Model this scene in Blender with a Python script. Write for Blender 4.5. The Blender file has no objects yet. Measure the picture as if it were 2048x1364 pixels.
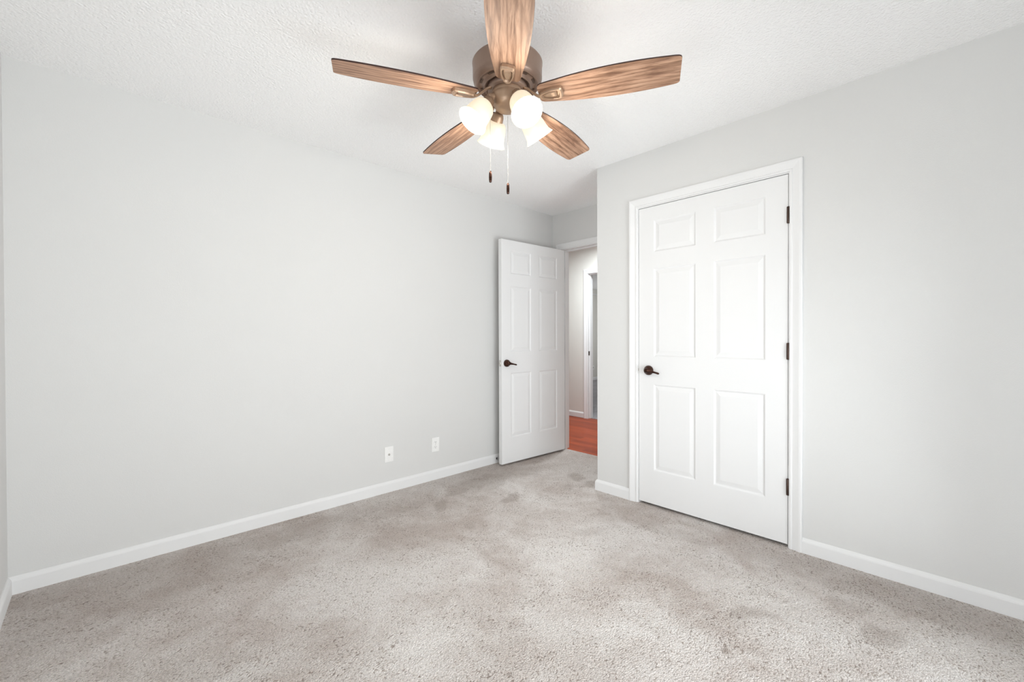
import bpy, bmesh, math, random
from mathutils import Vector, Matrix, noise as mnoise
random.seed(7)
S = bpy.context.scene
COL = S.collection
PI = math.pi

# ------------------------------------------------------------------ camera
YAW, CAM_H, PITCH, ROLL = 0.8074, 1.1653, -0.0081, -0.0030
FPX = 861.63
fwd = Vector((math.cos(YAW), math.sin(YAW), 0)); rgt = Vector((fwd.y, -fwd.x, 0)); up = Vector((0, 0, 1))
F = fwd * math.cos(PITCH) + up * math.sin(PITCH)
U0 = up * math.cos(PITCH) - fwd * math.sin(PITCH)
R = rgt * math.cos(ROLL) + U0 * math.sin(ROLL)
U = U0 * math.cos(ROLL) - rgt * math.sin(ROLL)
cd = bpy.data.cameras.new('camera'); cam = bpy.data.objects.new('camera', cd); COL.objects.link(cam)
cd.sensor_width = 36; cd.sensor_fit = 'HORIZONTAL'; cd.lens = FPX * 36 / 2048; cd.shift_y = -0.93 / 2048
cd.clip_start = 0.02; cd.clip_end = 100
m = Matrix((R, U, -F)).transposed().to_4x4(); m.translation = Vector((0, 0, CAM_H)); cam.matrix_world = m
S.camera = cam

# ------------------------------------------------------------------ room sizes
H = 2.44
X0, X1, X2, X3 = -0.31, 2.732, 3.458, 5.03      # window wall, closet wall, bedroom door wall, hall wall
YB, YC, Y1 = -0.52, 1.917, 2.990                # wall behind camera, closet corner, long wall
WT = 0.115                                      # wall thickness
X2B = X2 + WT

# ------------------------------------------------------------------ light and exposure
S.view_settings.view_transform = 'Standard'; S.view_settings.look = 'None'
S.view_settings.gamma = 1.0; S.view_settings.use_curve_mapping = False
S.view_settings.exposure = 0.14
S.cycles.max_bounces = 14; S.cycles.diffuse_bounces = 10; S.cycles.glossy_bounces = 4
S.cycles.transmission_bounces = 6; S.cycles.sample_clamp_indirect = 8.0
S.cycles.use_denoising = True
W = bpy.data.worlds.new('sky'); S.world = W; W.use_nodes = True
W.node_tree.nodes['Background'].inputs[0].default_value = (0.80, 0.90, 1.0, 1)
W.node_tree.nodes['Background'].inputs[1].default_value = 1.0

def area(name, loc, direction, sx, sy, power, color=(1, 1, 1), spread=180):
    l = bpy.data.lights.new(name, 'AREA'); l.shape = 'RECTANGLE'; l.size = sx; l.size_y = sy
    l.energy = power; l.color = color; l.spread = math.radians(spread)
    o = bpy.data.objects.new(name, l); COL.objects.link(o); o.location = loc
    o.rotation_euler = Vector(direction).to_track_quat('-Z', 'Y').to_euler()
    return o
WIN_B = (0.10, 2.30, 0.10, 1.62)    # window in the wall behind the camera: x0 x1 z0 z1
WIN_S = (-0.42, 1.00, 0.10, 1.62)    # window in the wall left of the camera: y0 y1 z0 z1
P_BACK, P_SIDE, P_FILL_BACK, P_FILL_SIDE, P_HALL, P_FAR, P_LAMP = 66, 31, 44, 28, 40, 38, 1.0
area('daylight_back', ((WIN_B[0]+WIN_B[1])/2, YB - WT - 0.06, 0.86), (0, 1, 0), 2.2, 1.52, P_BACK, (0.968, 0.986, 1.0))
area('daylight_side', (X0 - WT - 0.06, (WIN_S[0]+WIN_S[1])/2, 0.86), (1, 0, 0), 1.42, 1.52, P_SIDE, (0.968, 0.986, 1.0))
# added upward fill lamps outside the windows, to brighten the ceiling
area('ceiling_fill_back', ((WIN_B[0]+WIN_B[1])/2, YB - WT - 0.55, 0.02), (0, 0.40, 0.92), 2.6, 0.9, P_FILL_BACK, (0.965, 0.985, 1.0))
area('ceiling_fill_side', (X0 - WT - 0.55, (WIN_S[0]+WIN_S[1])/2, 0.02), (0.40, 0, 0.92), 2.2, 0.9, P_FILL_SIDE, (0.965, 0.985, 1.0))
area('hall_light', (4.38, 3.05, 2.40), (0, 0, -1), 0.35, 0.35, P_HALL, (0.90, 0.97, 1.0))
area('far_daylight', (10.25, 4.8, 1.5), (-1, 0.0, 0), 1.6, 1.4, P_FAR, (0.97, 0.985, 1.0))

# ------------------------------------------------------------------ material helpers
def lin(r, g, b):
    f = lambda c: (c/255/12.92) if c/255 <= 0.04045 else ((c/255+0.055)/1.055)**2.4
    return (f(r), f(g), f(b), 1)
class NT:
    def __init__(self, name):
        self.m = bpy.data.materials.new(name); self.m.use_nodes = True
        self.t = self.m.node_tree; self.t.nodes.clear()
        self.out = self.n('ShaderNodeOutputMaterial')
    def n(self, kind, **kw):
        x = self.t.nodes.new(kind)
        for k, v in kw.items():
            if k.startswith('i_'):
                key = k[2:].replace('_', ' ')
                x.inputs[key].default_value = v
            else: setattr(x, k, v)
        return x
    def l(self, a, b): self.t.links.new(a, b)
    def bsdf(self, color=(0.8, 0.8, 0.8, 1), rough=0.5, metal=0.0, spec=0.5):
        b = self.n('ShaderNodeBsdfPrincipled'); self.b = b
        b.inputs['Base Color'].default_value = color; b.inputs['Roughness'].default_value = rough
        b.inputs['Metallic'].default_value = metal; b.inputs['Specular IOR Level'].default_value = spec
        self.l(b.outputs[0], self.out.inputs['Surface']); return b
    def coords(self, scale=(1, 1, 1), kind='Object'):
        tc = self.n('ShaderNodeTexCoord'); mp = self.n('ShaderNodeMapping'); mp.inputs['Scale'].default_value = scale
        self.l(tc.outputs[kind], mp.inputs['Vector']); self.mp = mp; return mp.outputs[0]
    def noise(self, vec, scale, detail=3, rough=0.5, dist=0.0):
        x = self.n('ShaderNodeTexNoise'); x.inputs['Scale'].default_value = scale; x.inputs['Detail'].default_value = detail
        x.inputs['Roughness'].default_value = rough; x.inputs['Distortion'].default_value = dist
        self.l(vec, x.inputs['Vector']); return x.outputs[0]
    def ramp(self, fac, stops):
        x = self.n('ShaderNodeValToRGB'); e = x.color_ramp.elements
        while len(e) < len(stops): e.new(0.5)
        for el, (p, c) in zip(e, stops): el.position = p; el.color = c
        self.l(fac, x.inputs[0]); return x.outputs[0]
    def mixc(self, a, b, fac, mode='MIX'):
        x = self.n('ShaderNodeMix'); x.data_type = 'RGBA'; x.blend_type = mode
        for v, i in ((fac, 0), (a, 6), (b, 7)):
            if isinstance(v, (int, float, tuple)): x.inputs[i].default_value = v
            else: self.l(v, x.inputs[i])
        return x.outputs[2]
    def bump(self, h, strength, dist):
        x = self.n('ShaderNodeBump'); x.inputs['Strength'].default_value = strength; x.inputs['Distance'].default_value = dist
        self.l(h, x.inputs['Height']); self.l(x.outputs[0], self.b.inputs['Normal'])

def mat_paint(name, color, rough, bump_scale, bump_d, strength=0.5, var=0.02):
    a = NT(name); a.bsdf(color, rough, spec=0.35); v = a.coords()
    n1 = a.noise(v, 3.0, 3)
    c2 = tuple(c*(1-var) for c in color[:3]) + (1,)
    a.l(a.mixc(color, c2, n1), a.b.inputs['Base Color'])
    a.bump(a.noise(v, bump_scale, 3, 0.6), strength, bump_d); return a.m
M = {}
M['wall'] = mat_paint('wall_paint', (0.662, 0.662, 0.656, 1), 0.62, 260, 0.0012)
M['hall_wall'] = mat_paint('hall_wall_paint', (0.70, 0.69, 0.65, 1), 0.62, 260, 0.0012)
M['white'] = mat_paint('white_enamel', (0.752, 0.754, 0.757, 1), 0.60, 90, 0.0004, 0.2, 0.01)

def mat_ceiling():
    a = NT('textured_ceiling_paint'); a.bsdf((0.93, 0.93, 0.93, 1), 0.85, spec=0.2); v = a.coords()
    n = a.noise(v, 75, 4, 0.65, 0.3)
    vo = a.n('ShaderNodeTexVoronoi'); vo.inputs['Scale'].default_value = 95; a.l(v, vo.inputs['Vector'])
    mx = a.n('ShaderNodeMath', operation='SUBTRACT'); a.l(n, mx.inputs[0]); 
    ml = a.n('ShaderNodeMath', operation='MULTIPLY'); a.l(vo.outputs['Distance'], ml.inputs[0]); ml.inputs[1].default_value = 0.5
    a.l(ml.outputs[0], mx.inputs[1]); a.bump(mx.outputs[0], 0.8, 0.006); return a.m
M['ceiling'] = mat_ceiling()

def mat_carpet(name, light, dark):
    a = NT(name); a.bsdf(light, 0.95, spec=0.1); v = a.coords()
    b1 = a.noise(v, 1.6, 4, 0.55, 0.6); b2 = a.noise(v, 7.0, 4, 0.6, 1.2)
    s = a.n('ShaderNodeMath', operation='MULTIPLY_ADD'); a.l(b2, s.inputs[0]); s.inputs[1].default_value = 0.45
    a.l(b1, s.inputs[2])
    base = a.ramp(s.outputs[0], [(0.52, dark), (0.86, light)])
    at = a.n('ShaderNodeAttribute', attribute_name='wear_shade')
    worn_shaded = a.mixc(base, (dark[0]*.64, dark[1]*.61, dark[2]*.58, 1), at.outputs['Fac'])
    # yarn tufts: cut ends with the shade of the gaps between painted in, denser where the pile stands up
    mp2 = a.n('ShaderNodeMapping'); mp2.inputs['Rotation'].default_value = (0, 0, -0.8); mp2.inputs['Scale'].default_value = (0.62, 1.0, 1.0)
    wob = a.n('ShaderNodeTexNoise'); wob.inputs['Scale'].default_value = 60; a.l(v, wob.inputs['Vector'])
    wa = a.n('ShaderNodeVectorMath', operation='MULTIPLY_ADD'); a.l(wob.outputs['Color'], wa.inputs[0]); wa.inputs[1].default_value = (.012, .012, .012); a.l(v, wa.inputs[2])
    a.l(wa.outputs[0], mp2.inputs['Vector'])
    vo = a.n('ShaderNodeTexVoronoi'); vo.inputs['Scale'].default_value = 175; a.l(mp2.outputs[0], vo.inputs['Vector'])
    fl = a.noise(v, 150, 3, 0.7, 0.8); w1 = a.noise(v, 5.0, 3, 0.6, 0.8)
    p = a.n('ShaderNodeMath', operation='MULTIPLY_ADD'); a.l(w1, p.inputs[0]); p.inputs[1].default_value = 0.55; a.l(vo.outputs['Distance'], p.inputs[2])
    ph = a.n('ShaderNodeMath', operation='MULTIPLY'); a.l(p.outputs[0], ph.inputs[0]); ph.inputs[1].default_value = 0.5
    gap_shade = a.ramp(ph.outputs[0], [(0.44, (1, 1, 1, 1)), (0.52, (0.86, 0.84, 0.82, 1)), (0.60, (0.48, 0.44, 0.41, 1))])
    fleck = a.ramp(fl, [(0.32, (0.68, 0.66, 0.65, 1)), (0.52, (0.96, 0.96, 0.96, 1)), (0.75, (1.08, 1.08, 1.08, 1))])
    c = a.mixc(worn_shaded, fleck, 1.0, 'MULTIPLY')
    a.l(a.mixc(c, gap_shade, 1.0, 'MULTIPLY'), a.b.inputs['Base Color'])
    a.b.inputs['Sheen Weight'].default_value = 0.1
    hh = a.n('ShaderNodeMath', operation='SUBTRACT'); a.l(fl, hh.inputs[0]); a.l(vo.outputs['Distance'], hh.inputs[1])
    a.bump(hh.outputs[0], 0.8, 0.012); return a.m
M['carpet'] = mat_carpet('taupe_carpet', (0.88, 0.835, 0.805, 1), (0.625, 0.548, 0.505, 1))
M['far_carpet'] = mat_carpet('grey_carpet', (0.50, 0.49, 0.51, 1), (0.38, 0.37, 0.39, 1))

def mat_planks():
    a = NT('cherry_planks'); a.bsdf(rough=0.32, spec=0.12); v = a.coords()
    br = a.n('ShaderNodeTexBrick'); br.inputs['Scale'].default_value = 1.0
    br.inputs['Brick Width'].default_value = 0.9; br.inputs['Row Height'].default_value = 0.083
    br.inputs['Mortar Size'].default_value = 0.0012; br.offset = 0.37
    br.inputs['Color1'].default_value = (0.38, 0.066, 0.017, 1); br.inputs['Color2'].default_value = (0.245, 0.037, 0.010, 1)
    br.inputs['Mortar'].default_value = (0.12, 0.03, 0.015, 1)
    a.mp.inputs['Rotation'].default_value = (0, 0, PI/2)
    a.l(v, br.inputs['Vector'])
    v2 = a.coords((40, 2.2, 1)); g = a.noise(v2, 1.0, 4, 0.6, 0.5)
    gr = a.ramp(g, [(0.3, (0.72, 0.68, 0.66, 1)), (0.65, (1.1, 1.1, 1.1, 1))])
    a.l(a.mixc(br.outputs[0], gr, 1.0, 'MULTIPLY'), a.b.inputs['Base Color']); return a.m
M['planks'] = mat_planks()

def mat_blade():
    a = NT('oak_blade'); a.bsdf(rough=0.5, spec=0.35)
    tc = a.n('ShaderNodeTexCoord'); oi = a.n('ShaderNodeObjectInfo')
    off = a.n('ShaderNodeVectorMath', operation='SCALE'); off.inputs[0].default_value = (3.1, 7.7, 1.3); a.l(oi.outputs['Random'], off.inputs['Scale'])
    ad = a.n('ShaderNodeVectorMath', operation='ADD'); a.l(tc.outputs['Object'], ad.inputs[0]); a.l(off.outputs[0], ad.inputs[1])
    def mp(sc):
        x = a.n('ShaderNodeMapping'); x.inputs['Scale'].default_value = sc; a.l(ad.outputs[0], x.inputs['Vector']); return x.outputs[0]
    fine = a.noise(mp((9, 190, 1)), 1.0, 4, 0.65, 0.3)
    broad = a.noise(mp((3.2, 24, 1)), 1.0, 4, 0.6, 1.6)
    rings = a.n('ShaderNodeTexWave', wave_type='BANDS', bands_direction='Y'); rings.inputs['Scale'].default_value = 13
    rings.inputs['Distortion'].default_value = 9; rings.inputs['Detail'].default_value = 3; rings.inputs['Detail Scale'].default_value = 1.2
    a.l(mp((0.16, 1, 1)), rings.inputs['Vector'])
    c = a.ramp(broad, [(0.28, (0.20, 0.105, 0.064, 1)), (0.5, (0.40, 0.240, 0.158, 1)), (0.72, (0.50, 0.322, 0.220, 1))])
    r = a.ramp(rings.outputs[0], [(0.05, (0.62, 0.56, 0.52, 1)), (0.45, (1, 1, 1, 1)), (1.0, (1.06, 1.05, 1.04, 1))])
    c = a.mixc(c, r, 0.8, 'MULTIPLY')
    fr = a.ramp(fine, [(0.33, (0.52, 0.46, 0.42, 1)), (0.52, (1, 1, 1, 1)), (0.8, (1.12, 1.12, 1.12, 1))])
    a.l(a.mixc(c, fr, 0.85, 'MULTIPLY'), a.b.inputs['Base Color'])
    a.bump(fine, 0.25, 0.001); return a.m
M['blade'] = mat_blade()
def mat_simple(name, color, rough, metal=0.0, spec=0.5, scale=60, var=0.1):
    a = NT(name); a.bsdf(color, rough, metal, spec); v = a.coords(); n = a.noise(v, scale, 3)
    c2 = tuple(c*(1-var) for c in color[:3]) + (1,)
    a.l(a.mixc(color, c2, n), a.b.inputs['Base Color']); return a.m
M['edge'] = mat_simple('dark_blade_edge', (0.035, 0.012, 0.008, 1), 0.5)
M['bronze'] = mat_simple('bronze_paint', (0.29, 0.20, 0.155, 1), 0.36, 0.5, 0.5, 40, 0.12)
M['bronze_lit'] = mat_simple('lit_bronze_paint', (0.42, 0.285, 0.195, 1), 0.36, 0.5, 0.5, 40, 0.08)  # same bronze, with the lamp glow put in as a lighter colour
M['vent'] = mat_simple('vent_shade_bronze', (0.12, 0.080, 0.060, 1), 0.5, 0.3)
M['orb'] = mat_simple('oil_rubbed_bronze', (0.075, 0.035, 0.025, 1), 0.22, 0.85, 0.5, 120, 0.4)
M['hinge'] = mat_simple('aged_bronze_hinge', (0.085, 0.055, 0.045, 1), 0.35, 0.8, 0.5, 150, 0.4)
M['steel'] = mat_simple('satin_nickel', (0.62, 0.60, 0.57, 1), 0.3, 0.9)
M['chain'] = mat_simple('bead_chain', (0.52, 0.50, 0.47, 1), 0.35, 0.7)
M['plastic'] = mat_simple('white_plastic', (0.87, 0.87, 0.86, 1), 0.3)
M['slot'] = mat_simple('dark_slot', (0.05, 0.05, 0.05, 1), 0.6)
M['rubber'] = mat_simple('black_rubber', (0.02, 0.02, 0.025, 1), 0.5)

def mat_shade():
    a = NT('frosted_glass_lit')
    e = a.n('ShaderNodeEmission'); e.inputs[0].default_value = (1.0, 0.86, 0.66, 1); e.inputs[1].default_value = 0.58 * P_LAMP
    tr = a.n('ShaderNodeBsdfTranslucent'); tr.inputs[0].default_value = (0.95, 0.90, 0.82, 1)
    b = a.bsdf((0.40, 0.38, 0.34, 1), 0.25)
    mx = a.n('ShaderNodeMixShader'); mx.inputs[0].default_value = 0.06; a.l(b.outputs[0], mx.inputs[1]); a.l(tr.outputs[0], mx.inputs[2])
    n = a.noise(a.coords(), 30, 2); rr = a.ramp(n, [(0.2, (0.94, 0.94, 0.94, 1)), (0.8, (1, 1, 1, 1))])
    ml = a.mixc((1.0, 0.83, 0.60, 1), rr, 1.0, 'MULTIPLY'); a.l(ml, e.inputs[0])
    ad = a.n('ShaderNodeAddShader'); a.l(mx.outputs[0], ad.inputs[0]); a.l(e.outputs[0], ad.inputs[1])
    a.l(ad.outputs[0], a.out.inputs['Surface']); return a.m
M['shade'] = mat_shade()
def mat_bulb():
    a = NT('glowing_bulb'); e = a.n('ShaderNodeEmission'); e.inputs[0].default_value = (1.0, 0.92, 0.80, 1); e.inputs[1].default_value = 25 * P_LAMP
    a.l(e.outputs[0], a.out.inputs['Surface']); return a.m
M['bulb'] = mat_bulb()
def mat_pane():
    a = NT('window_glass'); t = a.n('ShaderNodeBsdfTransparent'); t.inputs[0].default_value = (0.97, 0.98, 0.98, 1)
    g = a.n('ShaderNodeBsdfGlossy'); g.inputs['Roughness'].default_value = 0.02
    f = a.n('ShaderNodeFresnel'); f.inputs[0].default_value = 1.45
    mx = a.n('ShaderNodeMixShader'); a.l(f.outputs[0], mx.inputs[0]); a.l(t.outputs[0], mx.inputs[1]); a.l(g.outputs[0], mx.inputs[2])
    a.l(mx.outputs[0], a.out.inputs['Surface']); return a.m
M['pane'] = mat_pane()

# ------------------------------------------------------------------ mesh helpers
class MB:
    def __init__(self): self.v = []; self.f = []; self.mi = []; self.sm = []
    def face(self, idx, mi=0, smooth=False): self.f.append(idx); self.mi.append(mi); self.sm.append(smooth)
    def box(self, x0, x1, y0, y1, z0, z1, mi=0):
        b = len(self.v)
        self.v += [(x, y, z) for z in (z0, z1) for y in (y0, y1) for x in (x0, x1)]
        for q in ((0, 2, 3, 1), (4, 5, 7, 6), (0, 1, 5, 4), (2, 6, 7, 3), (0, 4, 6, 2), (1, 3, 7, 5)):
            self.face([b+i for i in q], mi)
    def lathe(self, prof, n=32, mtx=None, mi=0, smooth=True):
        b = len(self.v); k = len(prof)
        for i in range(n):
            a = 2*PI*i/n
            for r, z in prof:
                p = Vector((r*math.cos(a), r*math.sin(a), z))
                self.v.append(tuple(mtx @ p) if mtx else tuple(p))
        for i in range(n):
            j = (i+1) % n
            for q in range(k-1):
                self.face([b+i*k+q, b+j*k+q, b+j*k+q+1, b+i*k+q+1], mi, smooth)
    def tube(self, pts, rad, n=12, mi=0, cap=True):
        pts = [Vector(p) for p in pts]; rads = rad if isinstance(rad, (list, tuple)) else [rad]*len(pts)
        b = len(self.v); ref = None
        for i, p in enumerate(pts):
            t = (pts[min(i+1, len(pts)-1)] - pts[max(i-1, 0)]).normalized()
            if ref is None:
                ref = Vector((0, 0, 1)) if abs(t.z) < 0.9 else Vector((1, 0, 0))
            a1 = (ref - t*ref.dot(t)).normalized(); a2 = t.cross(a1); ref = a1
            rr = rads[i]; ra, rb = rr if isinstance(rr, tuple) else (rr, rr)
            for k in range(n):
                c = 2*PI*k/n; self.v.append(tuple(p + a1*ra*math.cos(c) + a2*rb*math.sin(c)))
        for i in range(len(pts)-1):
            for k in range(n):
                self.face([b+i*n+k, b+i*n+(k+1) % n, b+(i+1)*n+(k+1) % n, b+(i+1)*n+k], mi, True)
        if cap:
            self.face([b+k for k in range(n)][::-1], mi); e = b+(len(pts)-1)*n
            self.face([e+k for k in range(n)], mi)
    def prism(self, poly, z0, z1, mi=0, side=None, mtx=None):
        b = len(self.v); n = len(poly)
        for z in (z0, z1):
            for x, y in poly:
                p = Vector((x, y, z)); self.v.append(tuple(mtx @ p) if mtx else tuple(p))
        self.face([b+i for i in range(n)][::-1], mi); self.face([b+n+i for i in range(n)], mi)
        for i in range(n):
            j = (i+1) % n; self.face([b+i, b+j, b+n+j, b+n+i], mi if side is None else side)
    def build(self, name, mats, parent=None, bevel=0, normals=True):
        me = bpy.data.meshes.new(name); me.from_pydata(self.v, [], self.f)
        mats = mats if isinstance(mats, (list, tuple)) else [mats]
        for x in mats: me.materials.append(x)
        for p, mi, s in zip(me.polygons, self.mi, self.sm): p.material_index = mi; p.use_smooth = s
        if normals:
            bm = bmesh.new(); bm.from_mesh(me); bmesh.ops.remove_doubles(bm, verts=bm.verts, dist=1e-6)
            bmesh.ops.recalc_face_normals(bm, faces=bm.faces); bm.to_mesh(me); bm.free()
        o = bpy.data.objects.new(name, me); COL.objects.link(o)
        if parent: o.parent = parent
        if bevel:
            md = o.modifiers.new('bevel', 'BEVEL'); md.width = bevel; md.segments = 2; md.limit_method = 'ANGLE'
        return o
def empty(name, loc=(0, 0, 0), rz=0, parent=None):
    o = bpy.data.objects.new(name, None); COL.objects.link(o); o.location = loc; o.rotation_euler = (0, 0, rz)
    o.empty_display_size = 0.1
    if parent: o.parent = parent
    return o
def tag(o, label, cat, group=None):
    o['label'] = label; o['category'] = cat
    if group: o['group'] = group
    return o
def struct(o, label=None, cat=None):
    o['kind'] = 'structure'
    if label: o['label'] = label; o['category'] = cat
    return o

# ------------------------------------------------------------------ floor and ceilings
XF = 3.503
def carpet_floor():
    nx, ny = 254, 234
    me = bpy.data.meshes.new('floor'); vs, fs = [], []
    for j in range(ny+1):
        for i in range(nx+1):
            vs.append((X0 + (XF-X0)*i/nx, YB + (Y1-YB)*j/ny, 0))
    for j in range(ny):
        for i in range(nx):
            k = j*(nx+1)+i; fs.append((k, k+1, k+nx+2, k+nx+1))
    me.from_pydata(vs, [], fs)
    at = me.attributes.new('wear_shade', 'FLOAT', 'POINT')
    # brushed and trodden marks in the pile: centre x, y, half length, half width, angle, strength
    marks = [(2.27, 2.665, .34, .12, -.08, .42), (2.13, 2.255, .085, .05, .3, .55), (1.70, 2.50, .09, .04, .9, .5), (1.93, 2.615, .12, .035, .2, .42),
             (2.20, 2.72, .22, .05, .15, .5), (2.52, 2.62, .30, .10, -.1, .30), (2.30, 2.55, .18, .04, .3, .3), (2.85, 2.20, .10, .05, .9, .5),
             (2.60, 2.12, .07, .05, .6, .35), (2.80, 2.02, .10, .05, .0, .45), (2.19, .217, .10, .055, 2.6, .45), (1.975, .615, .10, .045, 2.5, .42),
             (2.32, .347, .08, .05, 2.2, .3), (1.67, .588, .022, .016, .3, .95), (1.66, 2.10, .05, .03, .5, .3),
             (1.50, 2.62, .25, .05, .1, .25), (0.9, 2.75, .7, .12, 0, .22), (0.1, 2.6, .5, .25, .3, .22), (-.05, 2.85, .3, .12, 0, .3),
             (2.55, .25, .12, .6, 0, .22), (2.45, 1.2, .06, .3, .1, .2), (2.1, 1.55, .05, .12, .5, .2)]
    # wide darkening, part traffic soiling, part shade painted in: by the door, along the long wall, and near the windows
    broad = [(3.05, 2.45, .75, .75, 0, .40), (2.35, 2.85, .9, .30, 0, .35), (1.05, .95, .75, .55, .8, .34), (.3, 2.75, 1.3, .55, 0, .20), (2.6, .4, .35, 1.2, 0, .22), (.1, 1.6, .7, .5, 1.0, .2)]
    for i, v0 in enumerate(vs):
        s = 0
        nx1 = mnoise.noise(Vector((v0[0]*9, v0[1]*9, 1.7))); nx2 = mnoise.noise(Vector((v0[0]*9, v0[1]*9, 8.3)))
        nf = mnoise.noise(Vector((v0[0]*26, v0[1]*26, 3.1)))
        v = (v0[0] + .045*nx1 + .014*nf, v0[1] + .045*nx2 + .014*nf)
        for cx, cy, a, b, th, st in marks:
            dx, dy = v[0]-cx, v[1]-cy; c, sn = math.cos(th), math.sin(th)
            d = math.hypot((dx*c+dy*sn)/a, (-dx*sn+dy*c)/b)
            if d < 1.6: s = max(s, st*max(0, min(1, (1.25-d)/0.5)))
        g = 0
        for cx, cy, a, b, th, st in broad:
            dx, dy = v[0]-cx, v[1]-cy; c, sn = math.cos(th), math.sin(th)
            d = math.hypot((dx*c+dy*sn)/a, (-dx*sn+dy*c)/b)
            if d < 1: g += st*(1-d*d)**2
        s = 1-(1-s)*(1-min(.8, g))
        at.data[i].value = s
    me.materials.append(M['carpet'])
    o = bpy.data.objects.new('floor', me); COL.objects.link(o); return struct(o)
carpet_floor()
b = MB(); b.box(XF, X3+.05, 0.9, 6.0, -0.03, -0.004); struct(b.build('floor_hall', M['planks']))
b = MB(); b.box(X3+.05, 10.6, 2.0, 7.0, -0.03, 0); struct(b.build('floor_far_room', M['far_carpet']))
b = MB(); b.box(X0-WT, X2+WT/2, YB-WT, Y1+WT, H, H+.08); struct(b.build('ceiling', M['ceiling']))
b = MB(); b.box(X2+WT/2, X3+WT/2, 0.9, 6.0, H, H+.08); struct(b.build('ceiling_hall', M['ceiling']))
b = MB(); b.box(X3+WT/2, 10.6, 2.0, 7.0, H, H+.08); struct(b.build('ceiling_far_room', M['ceiling']))

# ------------------------------------------------------------------ walls
def wall_x(name, x0, x1, y0, y1, holes, mat):     # wall whose length runs along y; holes (y0,y1,z0,z1)
    b = MB(); y = y0
    for (a, c, z0, z1) in sorted(holes):
        b.box(x0, x1, y, a, 0, H)
        if z0 > 0: b.box(x0, x1, a, c, 0, z0)
        b.box(x0, x1, a, c, z1, H); y = c
    b.box(x0, x1, y, y1, 0, H)
    return struct(b.build(name, mat))
def wall_y(name, y0, y1, x0, x1, holes, mat):
    b = MB(); x = x0
    for (a, c, z0, z1) in sorted(holes):
        b.box(x, a, y0, y1, 0, H)
        if z0 > 0: b.box(a, c, y0, y1, 0, z0)
        b.box(a, c, y0, y1, z1, H); x = c
    b.box(x, x1, y0, y1, 0, H)
    return struct(b.build(name, mat))
CL = (0.6595, 1.571, 2.0575)        # closet opening y0 y1 top
BD = (2.040, 2.866, 2.060)        # bedroom door opening
HD = (2.870, 3.690, 2.060)        # hall opening
wall_y('wall_left', Y1, Y1+WT, X0-WT, X2, [], M['wall'])
wall_x('wall_window', X0-WT, X0, YB, Y1, [WIN_S], M['wall'])
wall_y('wall_back', YB-WT, YB, X0-WT, X2, [WIN_B], M['wall'])
wall_x('wall_right', X1, X1+WT, YB, YC, [(CL[0]-.019, CL[1]+.019, 0, CL[2]+.019)], M['wall'])
wall_y('wall_alcove', YC-WT, YC, X1+WT, X2, [], M['wall'])
wall_x('wall_far', X2, X2B, YB-WT, 6.0, [(BD[0]-.019, BD[1]+.019, 0, BD[2]+.019)], M['wall'])
wall_x('wall_hall', X3, X3+WT, 0.9, 6.0, [(HD[0]-.019, HD[1]+.019, 0, HD[2]+.019)], M['hall_wall'])
wall_y('wall_hall_near', 0.8, 0.9, X2B, X3+WT, [], M['hall_wall'])
wall_y('wall_hall_end', 6.0, 6.1, X2, X3, [], M['hall_wall'])
wall_y('wall_far_room', 6.87, 6.97, X3+WT, 10.5, [], M['hall_wall'])
wall_x('wall_far_room_window', 10.4, 10.5, 2.0, 6.87, [], M['hall_wall'])
wall_y('wall_far_room_near', 1.9, 2.0, X3+WT, 10.5, [], M['hall_wall'])
wall_x('wall_far_room_side', X3+WT-.02, X3+WT, 6.0, 6.97, [], M['hall_wall'])

# ------------------------------------------------------------------ baseboards (profile swept along a floor path)
def sweep(name, path, prof, mat, closed_up=False):
    """path: list of (x,y); prof: list of (off,z), off measured to the left of the travel direction; mitred."""
    b = MB(); k = len(prof); n = len(path)
    for i in range(n):
        p = Vector(path[i])
        d0 = (Vector(path[i]) - Vector(path[i-1])).normalized() if i > 0 else None
        d1 = (Vector(path[i+1]) - Vector(path[i])).normalized() if i < n-1 else None
        if d0 is None: nrm = Vector((-d1.y, d1.x)); sc = 1
        elif d1 is None: nrm = Vector((-d0.y, d0.x)); sc = 1
        else:
            n0 = Vector((-d0.y, d0.x)); n1 = Vector((-d1.y, d1.x)); nrm = (n0+n1).normalized(); sc = 1/max(0.2, nrm.dot(n0))
        for o_, z in prof:
            q = p + nrm*o_*sc; b.v.append((q.x, q.y, z))
    for i in range(n-1):
        for j in range(k):
            jj = (j+1) % k; b.face([i*k+j, (i+1)*k+j, (i+1)*k+jj, i*k+jj])
    b.face(list(range(k))); b.face([(n-1)*k+j for j in range(k)][::-1])
    return struct(b.build(name, mat))
BP = [(0, 0), (0.0135, 0), (0.0135, 0.060), (0.0120, 0.066), (0.0075, 0.074), (0.0030, 0.0795), (0, 0.080)]
CW = 0.067
sweep('baseboard_right', [(X1, YB), (X1, CL[0]-CW)], BP, M['white'])
sweep('baseboard_left', [(X2-.001, Y1), (X0, Y1), (X0, YB), (X1, YB)], BP, M['white'])
sweep('baseboard_corner', [(X1, CL[1]+CW), (X1, YC), (X2, YC)], BP, M['white'])
sweep('baseboard_hall', [(X3, HD[1]+CW), (X3, 6.0)], BP, M['white'])
sweep('baseboard_far_room', [(10.4, 6.87), (X3+WT, 6.87)], BP, M['white'])

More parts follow.
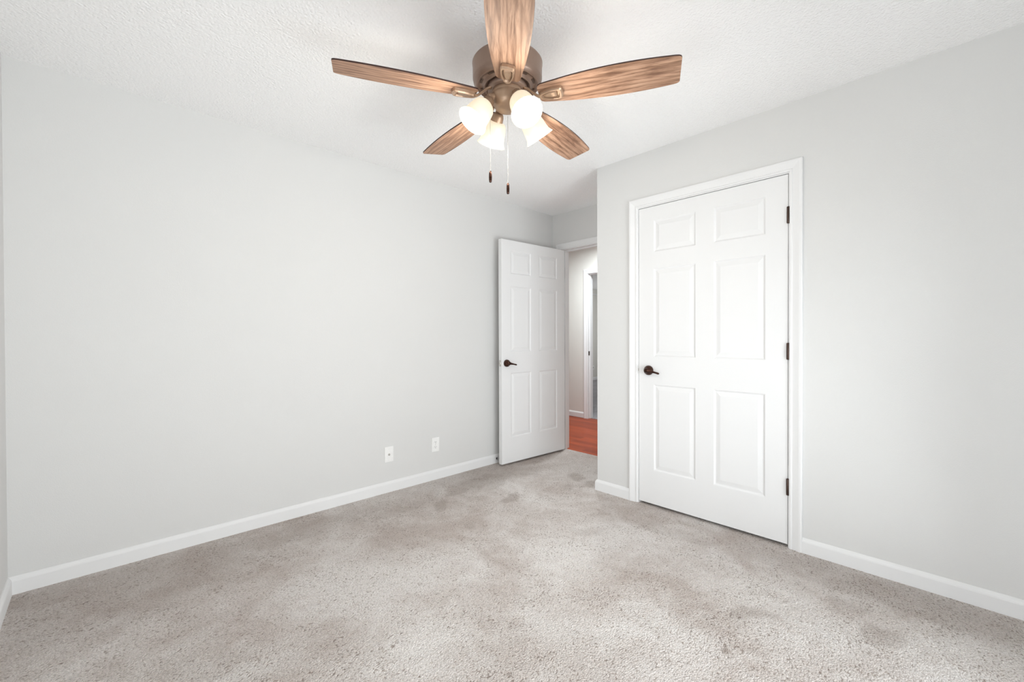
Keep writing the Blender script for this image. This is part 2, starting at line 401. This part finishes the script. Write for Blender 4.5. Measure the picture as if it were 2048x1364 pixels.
# ------------------------------------------------------------------ door casings and jambs
CP = [(0, 0), (0, .0085), (.004, .0100), (.011, .0100), (.014, .0075), (.019, .0085), (.034, .0125), (.046, .0160), (.055, .0168), (.060, .0150), (.062, .0110), (.062, 0)]
def casing(name, xw, sgn, y0, y1, zt, rev=.006):
    """three sided mitred casing on a wall at x=xw, standing out towards sgn"""
    b = MB(); k = len(CP)
    y0 -= rev; y1 += rev; zt += rev
    for (yy, zz, sy, sz) in ((y0, -.004, -1, 0), (y0, zt, -1, 1), (y1, zt, 1, 1), (y1, -.004, 1, 0)):
        for w, t in CP: b.v.append((xw + sgn*t, yy + sy*w, zz + sz*w))
    for i in range(3):
        for j in range(k):
            jj = (j+1) % k; b.face([i*k+j, (i+1)*k+j, (i+1)*k+jj, i*k+jj])
    b.face(list(range(k))); b.face([3*k+j for j in range(k)])
    return struct(b.build(name, M['white']))
def jamb(name, xa, xb, y0, y1, zt, stop_x=None, dark=None):
    b = MB()
    b.box(xa, xb, y0-.019, y0, -.004, zt+.019); b.box(xa, xb, y1, y1+.019, -.004, zt+.019); b.box(xa, xb, y0, y1, zt, zt+.019)
    if stop_x:
        a, c = stop_x
        b.box(a, c, y0, y0+.011, -.004, zt); b.box(a, c, y1-.011, y1, -.004, zt); b.box(a, c, y0+.011, y1-.011, zt-.011, zt)
    return struct(b.build(name, M['white']))
casing('trim_1', X1, -1, *CL); jamb('trim_2', X1, X1+WT, *CL, stop_x=(X1+.042, X1+.075))
casing('trim_3', X2, -1, *BD); jamb('trim_4', X2, X2B, *BD, stop_x=(X2+.042, X2+.075))
casing('trim_5', X2B, 1, *BD)
casing('trim_6', X3, -1, *HD); jamb('trim_7', X3, X3+WT, *HD, stop_x=(X3+.040, X3+.073))
casing('trim_8', X3+WT, 1, *HD)

# ------------------------------------------------------------------ six panel doors
def door_mesh(w, h, th, stile, mull, rows):
    """local: x 0..w from the hinge, z 0..h, front face y=0 looking to -y, back face y=th"""
    b = MB(); pw = (w - 2*stile - mull)/2
    xs = [0, stile, stile+pw, stile+pw+mull, w-stile, w]
    zs = [0] + [z for r in rows for z in r] + [h]
    rings = [(0, 0), (.003, .0015), (.008, .0065), (.0115, .0075), (.015, .0070), (.038, .0018), (.040, .0016)]
    for face_y, sg in ((0, 1), (th, -1)):
        for i in range(5):
            for j in range(len(zs)-1):
                xa, xb, za, zb = xs[i], xs[i+1], zs[j], zs[j+1]
                if i in (1, 3) and j % 2 == 1:
                    prev = None
                    for ins, dep in rings:
                        s0 = len(b.v); y = face_y + sg*dep
                        b.v += [(xa+ins, y, za+ins), (xb-ins, y, za+ins), (xb-ins, y, zb-ins), (xa+ins, y, zb-ins)]
                        if prev is not None:
                            for q in range(4): b.face([prev+q, prev+(q+1) % 4, s0+(q+1) % 4, s0+q])
                        prev = s0
                    b.face([prev, prev+1, prev+2, prev+3])
                else:
                    s0 = len(b.v); b.v += [(xa, face_y, za), (xb, face_y, za), (xb, face_y, zb), (xa, face_y, zb)]; b.face([s0, s0+1, s0+2, s0+3])
    def strip(p, q):
        s0 = len(b.v); b.v += [(p[0], 0, p[1]), (q[0], 0, q[1]), (q[0], th, q[1]), (p[0], th, p[1])]; b.face([s0, s0+1, s0+2, s0+3])
    for i in range(5): strip((xs[i], 0), (xs[i+1], 0)); strip((xs[i], h), (xs[i+1], h))
    for j in range(len(zs)-1): strip((0, zs[j]), (0, zs[j+1])); strip((w, zs[j]), (w, zs[j+1]))
    return b
ROWS = [(.231, .821), (1.012, 1.612), (1.725, 1.940)]
def lever(parent, x, z, y, out, toward, mat, droop=-.017, name='door_handle'):
    """round rose with a ball-like hub and a slim tapering lever; out = -1/+1 along local y, toward = direction of the lever in x"""
    b = MB()
    mt = Matrix.Translation((x, y, z)) @ Matrix(((1, 0, 0), (0, 0, out), (0, 1, 0))).to_4x4()
    b.lathe([(0, 0), (.033, 0), (.0335, .003), (.0335, .008), (.0325, .014), (.0300, .020), (.0260, .0265), (.0215, .0315), (.0175, .0355), (.0165, .0395), (.0160, .0430), (.0130, .0465), (.007, .0485), (0, .0490)], 32, mt)
    o = b.build(name, mat, parent)
    b = MB(); N = 12; pts = []; rad = []
    for i in range(N+1):
        t = i/N
        pts.append((x + toward*(.002 + .090*t), y + out*(.0375 - .004*math.sin(t*PI)), z + droop*(t**1.1)))
        r = .0130*(1-t)**2.2 + .0046 + (.0030*max(0, (t-.55)/.45)); rad.append((r, r*.8) if t < .98 else (r*.6, r*.5))
    b.tube(pts, rad, 12); b.build('lever', mat, o)
    return o
def hinge(parent, x, z, y, mat):
    b = MB()
    b.lathe([(0, z-.046), (.0055, z-.046), (.0075, z-.043), (.0075, z+.043), (.0055, z+.046), (0, z+.046)], 14, Matrix.Translation((x, y, 0)))
    b.box(x-.003, x+.004, y-.012, y, z-.0445, z+.0445)
    return b.build('hinge', mat, parent)
# closet door: hinge side towards the camera's right (small y); local x runs along +y
cw, chh = .905, 2.036
cl = empty('door_1', (X1+.001, CL[0]+.003, .0175), PI/2)
struct(cl)
d = door_mesh(cw, chh, .035, .111, .112, ROWS).build('door_panel', M['white'], cl)
d.scale = (1, -1, 1)   # front face towards the room (-x)
lever(cl, .829, .916, 0, 1, -1, M['orb'])
for z in (1.812, 1.065, .318): hinge(cl, -.0015, z, .0045, M['hinge'])
b = MB(); b.box(cw+.0005, cw+.004, -.0018, -.03, .885, .945); b.box(cw+.001, cw+.006, .0015, -.012, .907, .927); b.build('latch', M['steel'], cl)
# bedroom door, swung open against the long wall
ang = math.radians(177.132)
bd = empty('door_2', (3.4356, 2.8138, .0175), ang); struct(bd)
d2 = door_mesh(.833, 2.030, .040, .110, .106, ROWS).build('door_panel', M['white'], bd)
d2.scale = (1, -1, 1)
lever(bd, .777, .911, 0, 1, -1, M['orb'])
lever(bd, .777, .911, -.040, -1, -1, M['orb'])
b = MB(); b.box(.8325, .8345, -.008, -.032, .883, .940); b.box(.834, .843, -.014, -.026, .902, .921); b.build('latch', M['steel'], bd)
for z in (1.812, 1.03, .25):
    b = MB(); b.lathe([(0, z-.046), (.0055, z-.046), (.0075, z-.043), (.0075, z+.043), (.0055, z+.046), (0, z+.046)], 14, Matrix.Translation((-.006, -.043, 0)))
    b.box(-.0025, 0.0, -.038, -.006, z-.0445, z+.0445); b.build('hinge', M['hinge'], bd)
b = MB(); b.box(X3+.012, X3+.040, HD[1]-.002, HD[1]-.0002, .90, .96); 
o = b.build('strike_plate', M['hinge']); struct(o); o.name = 'trim_9'

# ------------------------------------------------------------------ windows behind the camera
def window(name, along, lo, hi, z0, z1, depth0, depth1):
    root = empty(name); struct(root)
    def bx(b, a0, a1, d0, d1, za, zb):
        if along == 'x': b.box(a0, a1, d0, d1, za, zb)
        else: b.box(d0, d1, a0, a1, za, zb)
    b = MB(); t = .045
    bx(b, lo, lo+t, depth0, depth1, z0, z1); bx(b, hi-t, hi, depth0, depth1, z0, z1); bx(b, lo+t, hi-t, depth0, depth1, z0, z0+t); bx(b, lo+t, hi-t, depth0, depth1, z1-t, z1)
    zm = (z0+z1)/2; bx(b, lo+t, hi-t, depth0+.01, depth1-.01, zm-.02, zm+.02)
    b.build('window_frame', M['white'], root)
    b = MB(); dm = (depth0+depth1)/2; bx(b, lo+t, hi-t, dm-.002, dm+.002, z0+t, z1-t); b.build('pane', M['pane'], root)
window('window_1', 'x', *WIN_B, YB-.085, YB-.035)
window('window_2', 'y', *WIN_S, X0-.085, X0-.035)

# ------------------------------------------------------------------ wall plates and door stop
def plate(name, x, z, tilt, label, cat, kind):
    root = empty(name, (x, Y1, z)); root.rotation_euler = (0, tilt, 0); tag(root, label, cat)
    b = MB(); b.box(-.036, .036, -.0055, 0, -.0575, .0575); b.build('cover_plate', M['plastic'], root, bevel=.002)
    if kind == 'coax':
        b = MB(); mt = Matrix.Translation((0, -.0055, 0)) @ Matrix.Rotation(PI/2, 4, 'X')
        b.lathe([(0, 0), (.0075, 0), (.0075, .003), (.0048, .003), (.0048, .010), (.002, .010), (0, .009)], 12, mt); b.build('coax_jack', M['steel'], root)['label'] = 'metal coaxial jack'
        for s in (-1, 1):
            b = MB(); mt2 = Matrix.Translation((0, -.0055, s*.042)) @ Matrix.Rotation(PI/2, 4, 'X')
            b.lathe([(0, .0015), (.003, .001), (.0035, 0), (0, 0)], 10, mt2); b.build('screw', M['plastic'], root)
    else:
        for s in (-1, 1):
            b = MB(); poly = []
            for i in range(24):
                a = 2*PI*i/24; poly.append((.0172*math.cos(a), max(-.0125, min(.0125, .0165*math.sin(a)))))
            mt = Matrix.Translation((0, -.0055, s*.0195)) @ Matrix.Rotation(PI/2, 4, 'X')
            b.prism(poly, 0, .0022, mtx=mt); f_ = b.build('receptacle', M['plastic'], root)
            b = MB(); zc = s*.0195
            b.box(-.0075, -.0053, -.0083, -.0076, zc-.001, zc+.0075); b.box(.0050, .0075, -.0083, -.0076, zc+.0, zc+.007)
            b.box(-.0022, .0022, -.0083, -.0076, zc-.0085, zc-.0045); b.build('slots', M['slot'], f_)
        b = MB(); mt2 = Matrix.Translation((0, -.0055, 0)) @ Matrix.Rotation(PI/2, 4, 'X')
        b.lathe([(0, .0015), (.003, .001), (.0035, 0), (0, 0)], 10, mt2); b.build('screw', M['steel'], root)
    return root
plate('cable_plate', 1.570, .2835, 0, 'white cable wall plate with one small round metal jack, low on the long grey wall', 'wall plate', 'coax')
plate('power_outlet', 1.984, .2845, math.radians(1.5), 'white two-socket power outlet, low on the long grey wall nearest the open door', 'outlet', 'duplex')
ds = empty('door_stop', (2.648, Y1-.0135, .0425)); tag(ds, 'small dark round door stop on the white baseboard beside the open door', 'door stop')
mt = Matrix.Rotation(PI/2, 4, 'X')
b = MB(); b.lathe([(0, 0), (.0095, 0), (.0095, .004), (.0075, .009), (.0045, .010), (0, .010)], 16, mt); b.build('base', M['rubber'], ds)
b = MB(); b.lathe([(0, .0095), (.0042, .0095), (.0040, .0125), (0, .013)], 12, mt); b.build('centre_pin', M['steel'], ds)
o2 = empty('power_outlet', (9.60, 6.87, .33)); tag(o2, 'tiny white outlet on the far room wall, seen through the two doorways', 'outlet')
b = MB(); b.box(-.036, .036, -.006, 0, -.0575, .0575); b.build('cover_plate', M['plastic'], o2)
b = MB(); b.box(-.017, .017, -.03, -.006, .004, .034); b.build('plug', M['plastic'], o2)
b = MB(); b.box(X3+WT, 10.4, 6.845, 6.87, 2.295, 2.325); struct(b.build('trim_10', M['white']))

# ------------------------------------------------------------------ ceiling fan
FC = Vector((1.2074, 1.2841, H))
fan = empty('ceiling_fan', FC, YAW - PI/2)
tag(fan, 'five-blade ceiling fan with brown wood-grain blades, bronze motor and four lit glass shades', 'ceiling fan')
Z = lambda h: h - H
b = MB(); b.lathe([(0, 0), (.066, 0), (.067, -.012), (.062, -.030), (.045, -.050), (.022, -.060), (0, -.060)], 40); b.build('canopy', M['bronze'], fan)
b = MB(); b.tube([(0, 0, -.055), (0, 0, Z(2.285))], .0125, 16); b.build('downrod', M['bronze'], fan)
b = MB()
b.lathe([(0, Z(2.300)), (.03, Z(2.300)), (.045, Z(2.292)), (.120, Z(2.284)), (.138, Z(2.279)), (.1425, Z(2.273)), (.1425, Z(2.268)), (.1405, Z(2.264)), (.1405, Z(2.213)),
         (.1385, Z(2.204)), (.1375, Z(2.2025)), (.1370, Z(2.1975)), (.1325, Z(2.1925)), (.128, Z(2.187)), (.124, Z(2.1845)), (.1195, Z(2.1855)), (.116, Z(2.190)), (.099, Z(2.1865)), (.097, Z(2.180)),
         (.093, Z(2.178)), (.089, Z(2.1805)), (.086, Z(2.186)), (.060, Z(2.186)), (0, Z(2.186))], 64)
housing = b.build('motor_housing', M['bronze'], fan)
for i in range(10):
    b = MB()
    a0 = 2*PI*i/10 + .2; b2 = []
    for q in range(5):
        a = a0 + .26*q/4; b2.append((.104*math.cos(a), .104*math.sin(a)))
    for q in range(4, -1, -1):
        a = a0 + .26*q/4; b2.append((.112*math.cos(a), .112*math.sin(a)))
    b.prism(b2, Z(2.1862), Z(2.1900))
    b.build('vent_slot', M['vent'], housing)
b = MB(); b.lathe([(0, Z(2.186)), (.078, Z(2.186)), (.080, Z(2.182)), (.080, Z(2.168)), (.077, Z(2.1655)), (0, Z(2.1655))], 48); b.build('flywheel', M['bronze'], fan)
b = MB()
b.lathe([(0, Z(2.1655)), (.061, Z(2.1655)), (.0635, Z(2.162)), (.0645, Z(2.152)), (.0635, Z(2.1495)), (.0645, Z(2.147)), (.0640, Z(2.132)), (.060, Z(2.115)), (.052, Z(2.100)), (.040, Z(2.090)), (.026, Z(2.085)), (.010, Z(2.0835)), (0, Z(2.0835))], 48)
b.build('switch_housing', M['bronze_lit'], fan)

# blade: local x runs outward from the fan axis, y across, z up
def blade_outline():
    prof = [(.130, .028), (.1315, .036), (.136, .0425), (.145, .0470), (.160, .0495), (.180, .0525), (.205, .0560), (.235, .0605), (.27, .0650), (.31, .0690), (.35, .0722), (.39, .0743), (.43, .0755), (.47, .0758),
            (.51, .0750), (.55, .0733), (.59, .0706), (.62, .0680), (.638, .0664), (.650, .0640), (.657, .0600), (.660, .0540)]
    top = [(x, w) for x, w in prof]; return top + [(x, -w) for x, w in reversed(prof)]
PITCHB = math.radians(-11.38)
def make_blade():
    b = MB(); mt = Matrix.Rotation(PITCHB, 4, 'X'); b.prism(blade_outline(), 0, .0055, 0, 1, mt)
    bl = b.build('blade', [M['blade'], M['edge']])
    # bracket: shield-shaped medallion under the blade root and a curved arm rising to the flywheel
    b = MB()
    def shield(s, x0, x1):
        pts = []
        for i in range(9):                       # rounded inner end
            a = PI/2 + PI*i/8; pts.append((x0 + .017*s + .017*s*math.cos(a)*1.0, .0165*s*math.sin(a)))
        pts += [(x0+.034*s, -.0220*s), (x0+.052*s, -.0262*s), (x1-.014*s, -.0272*s), (x1-.005*s, -.0262*s), (x1, -.0215*s), (x1+.003*s, 0), (x1, .0215*s), (x1-.005*s, .0262*s), (x1-.014*s, .0272*s), (x0+.052*s, .0262*s), (x0+.034*s, .0220*s)]
        return pts
    # concentric rings: outer edge at the blade, raised rim, sunken centre with a small raised tongue
    rings = [(1.0, .131, .226, -.0005), (.985, .1315, .2255, -.0110), (.90, .1355, .2200, -.0165), (.74, .143, .2130, -.0165), (.66, .1465, .2095, -.0085), (.56, .1510, .2050, -.0075), (.50, .154, .2020, -.0130), (.36, .160, .1950, -.0145)]
    prev = None
    for s, a, c, zz in rings:
        pts = shield(s, a, c); s0 = len(b.v); k = len(pts)
        for x, y in pts: b.v.append(tuple(mt @ Vector((x, y, zz))))
        if prev is not None:
            for q in range(k): b.face([prev+q, prev+(q+1) % k, s0+(q+1) % k, s0+q], 0, False)
        prev = s0
    b.face([prev+q for q in range(k)])
    pts, rad = [], []
    for i in range(9):
        t = i/8; x = .140 - .072*t; z = -.0115 + .0455*(t*t*(3-2*t)); pts.append((x, 0, z)); rad.append((.0042 + .001*t, .0125 - .0035*math.sin(t*PI)))
    b.tube(pts, rad, 12)
    br = b.build('blade_bracket', M['bronze_lit'], bl); br['label'] = 'bronze shield-shaped bracket'
    return bl
proto = make_blade()
def dup(o, parent, mx=None):
    c = o.copy(); COL.objects.link(c); c.parent = parent
    for ch in o.children:
        g = ch.copy(); COL.objects.link(g); g.parent = c
    return c
for i in range(5):
    bl = proto if i == 0 else dup(proto, fan)
    bl.parent = fan; bl.location = (0, 0, Z(2.134)); bl.rotation_euler = (0, 0, math.radians(-16.87 + 72*i))

# light arms with bell shades
TAU = math.radians(37); RO, HO, LSH = .155, 2.009, .100
def make_light():
    ax = Vector((math.sin(TAU), 0, -math.cos(TAU))); lip = Vector((RO, 0, Z(HO))); neck = lip - ax*LSH
    rot = ax.to_track_quat('Z', 'Y').to_matrix().to_4x4(); mt = Matrix.Translation(neck) @ rot
    b = MB(); b.tube([(.045, 0, Z(2.128)), (.064, 0, Z(2.129)), (.080, 0, Z(2.127)), tuple(neck - ax*.018)], [.0125, .012, .012, .013], 16)
    b.lathe([(0, -.030), (.016, -.030), (.021, -.025), (.0245, -.014), (.0255, .002), (.0265, .007), (.0245, .009), (0, .009)], 32, mt)
    arm = b.build('light_arm', M['bronze_lit'])
    prof = [(.021, .004), (.028, .0045), (.0345, .007), (.0400, .012), (.0440, .020), (.0465, .032), (.0485, .048), (.0500, .062), (.0510, .072), (.0522, .078), (.0520, .081), (.0545, .086), (.0580, .093), (.0622, .100)]
    inner = [(r-.0028, t) for r, t in reversed(prof)]
    b = MB(); b.lathe(prof + [(.0612, .1008)] + inner, 40, mt); sh = b.build('lamp_shade', M['shade'], arm); sh['label'] = 'frosted white bell-shaped glass shade, lit'
    b = MB(); b.lathe([(0, .008), (.010, .010), (.011, .024), (.016, .034), (.0205, .045), (.0205, .055), (.016, .065), (.009, .071), (0, .073)], 20, mt); b.build('bulb', M['bulb'], arm)
    return arm
lp = make_light()
for k in range(4):
    pl = bpy.data.lights.new('bulb_light', 'POINT'); pl.energy = 3.9 * P_LAMP; pl.color = (1.0, 0.92, 0.80); pl.shadow_soft_size = 0.035
    po = bpy.data.objects.new('bulb_light', pl); COL.objects.link(po); po.parent = fan; an = math.radians(28.5 + 90*k)
    po.location = ((RO+.018)*math.cos(an), (RO+.018)*math.sin(an), Z(HO) - .024)
    a = lp if k == 0 else dup(lp, fan)
    a.parent = fan; a.rotation_euler = (0, 0, math.radians(28.5 + 90*k))

# pull chains
def chain(lx, ly, top, bot):
    b = MB(); z = top; step = .0036; r = .00115
    b.tube([(lx, ly, Z(top)), (lx, ly, Z(bot))], .00045, 6)
    while z > bot:
        b.lathe([(0, Z(z)+r), (r*.8, Z(z)+r*.6), (r, Z(z)), (r*.8, Z(z)-r*.6), (0, Z(z)-r)], 8, Matrix.Translation((lx, ly, 0))); z -= step
    c = b.build('pull_chain', M['chain'], fan, normals=False)
    b = MB(); L = .046; t0 = Z(bot)
    b.lathe([(0, t0+.002), (.003, t0), (.0048, t0-.004), (.0060, t0-.012), (.0064, t0-.024), (.0060, t0-.036), (.0050, t0-L+.002), (.0036, t0-L), (0, t0-L)], 16, Matrix.Translation((lx, ly, 0)))
    b.build('pull_fob', M['orb'], c)
    return c
chain(-.0700, -.012, 2.120, 1.838)
chain(.0005, .052, 2.090, 1.812)
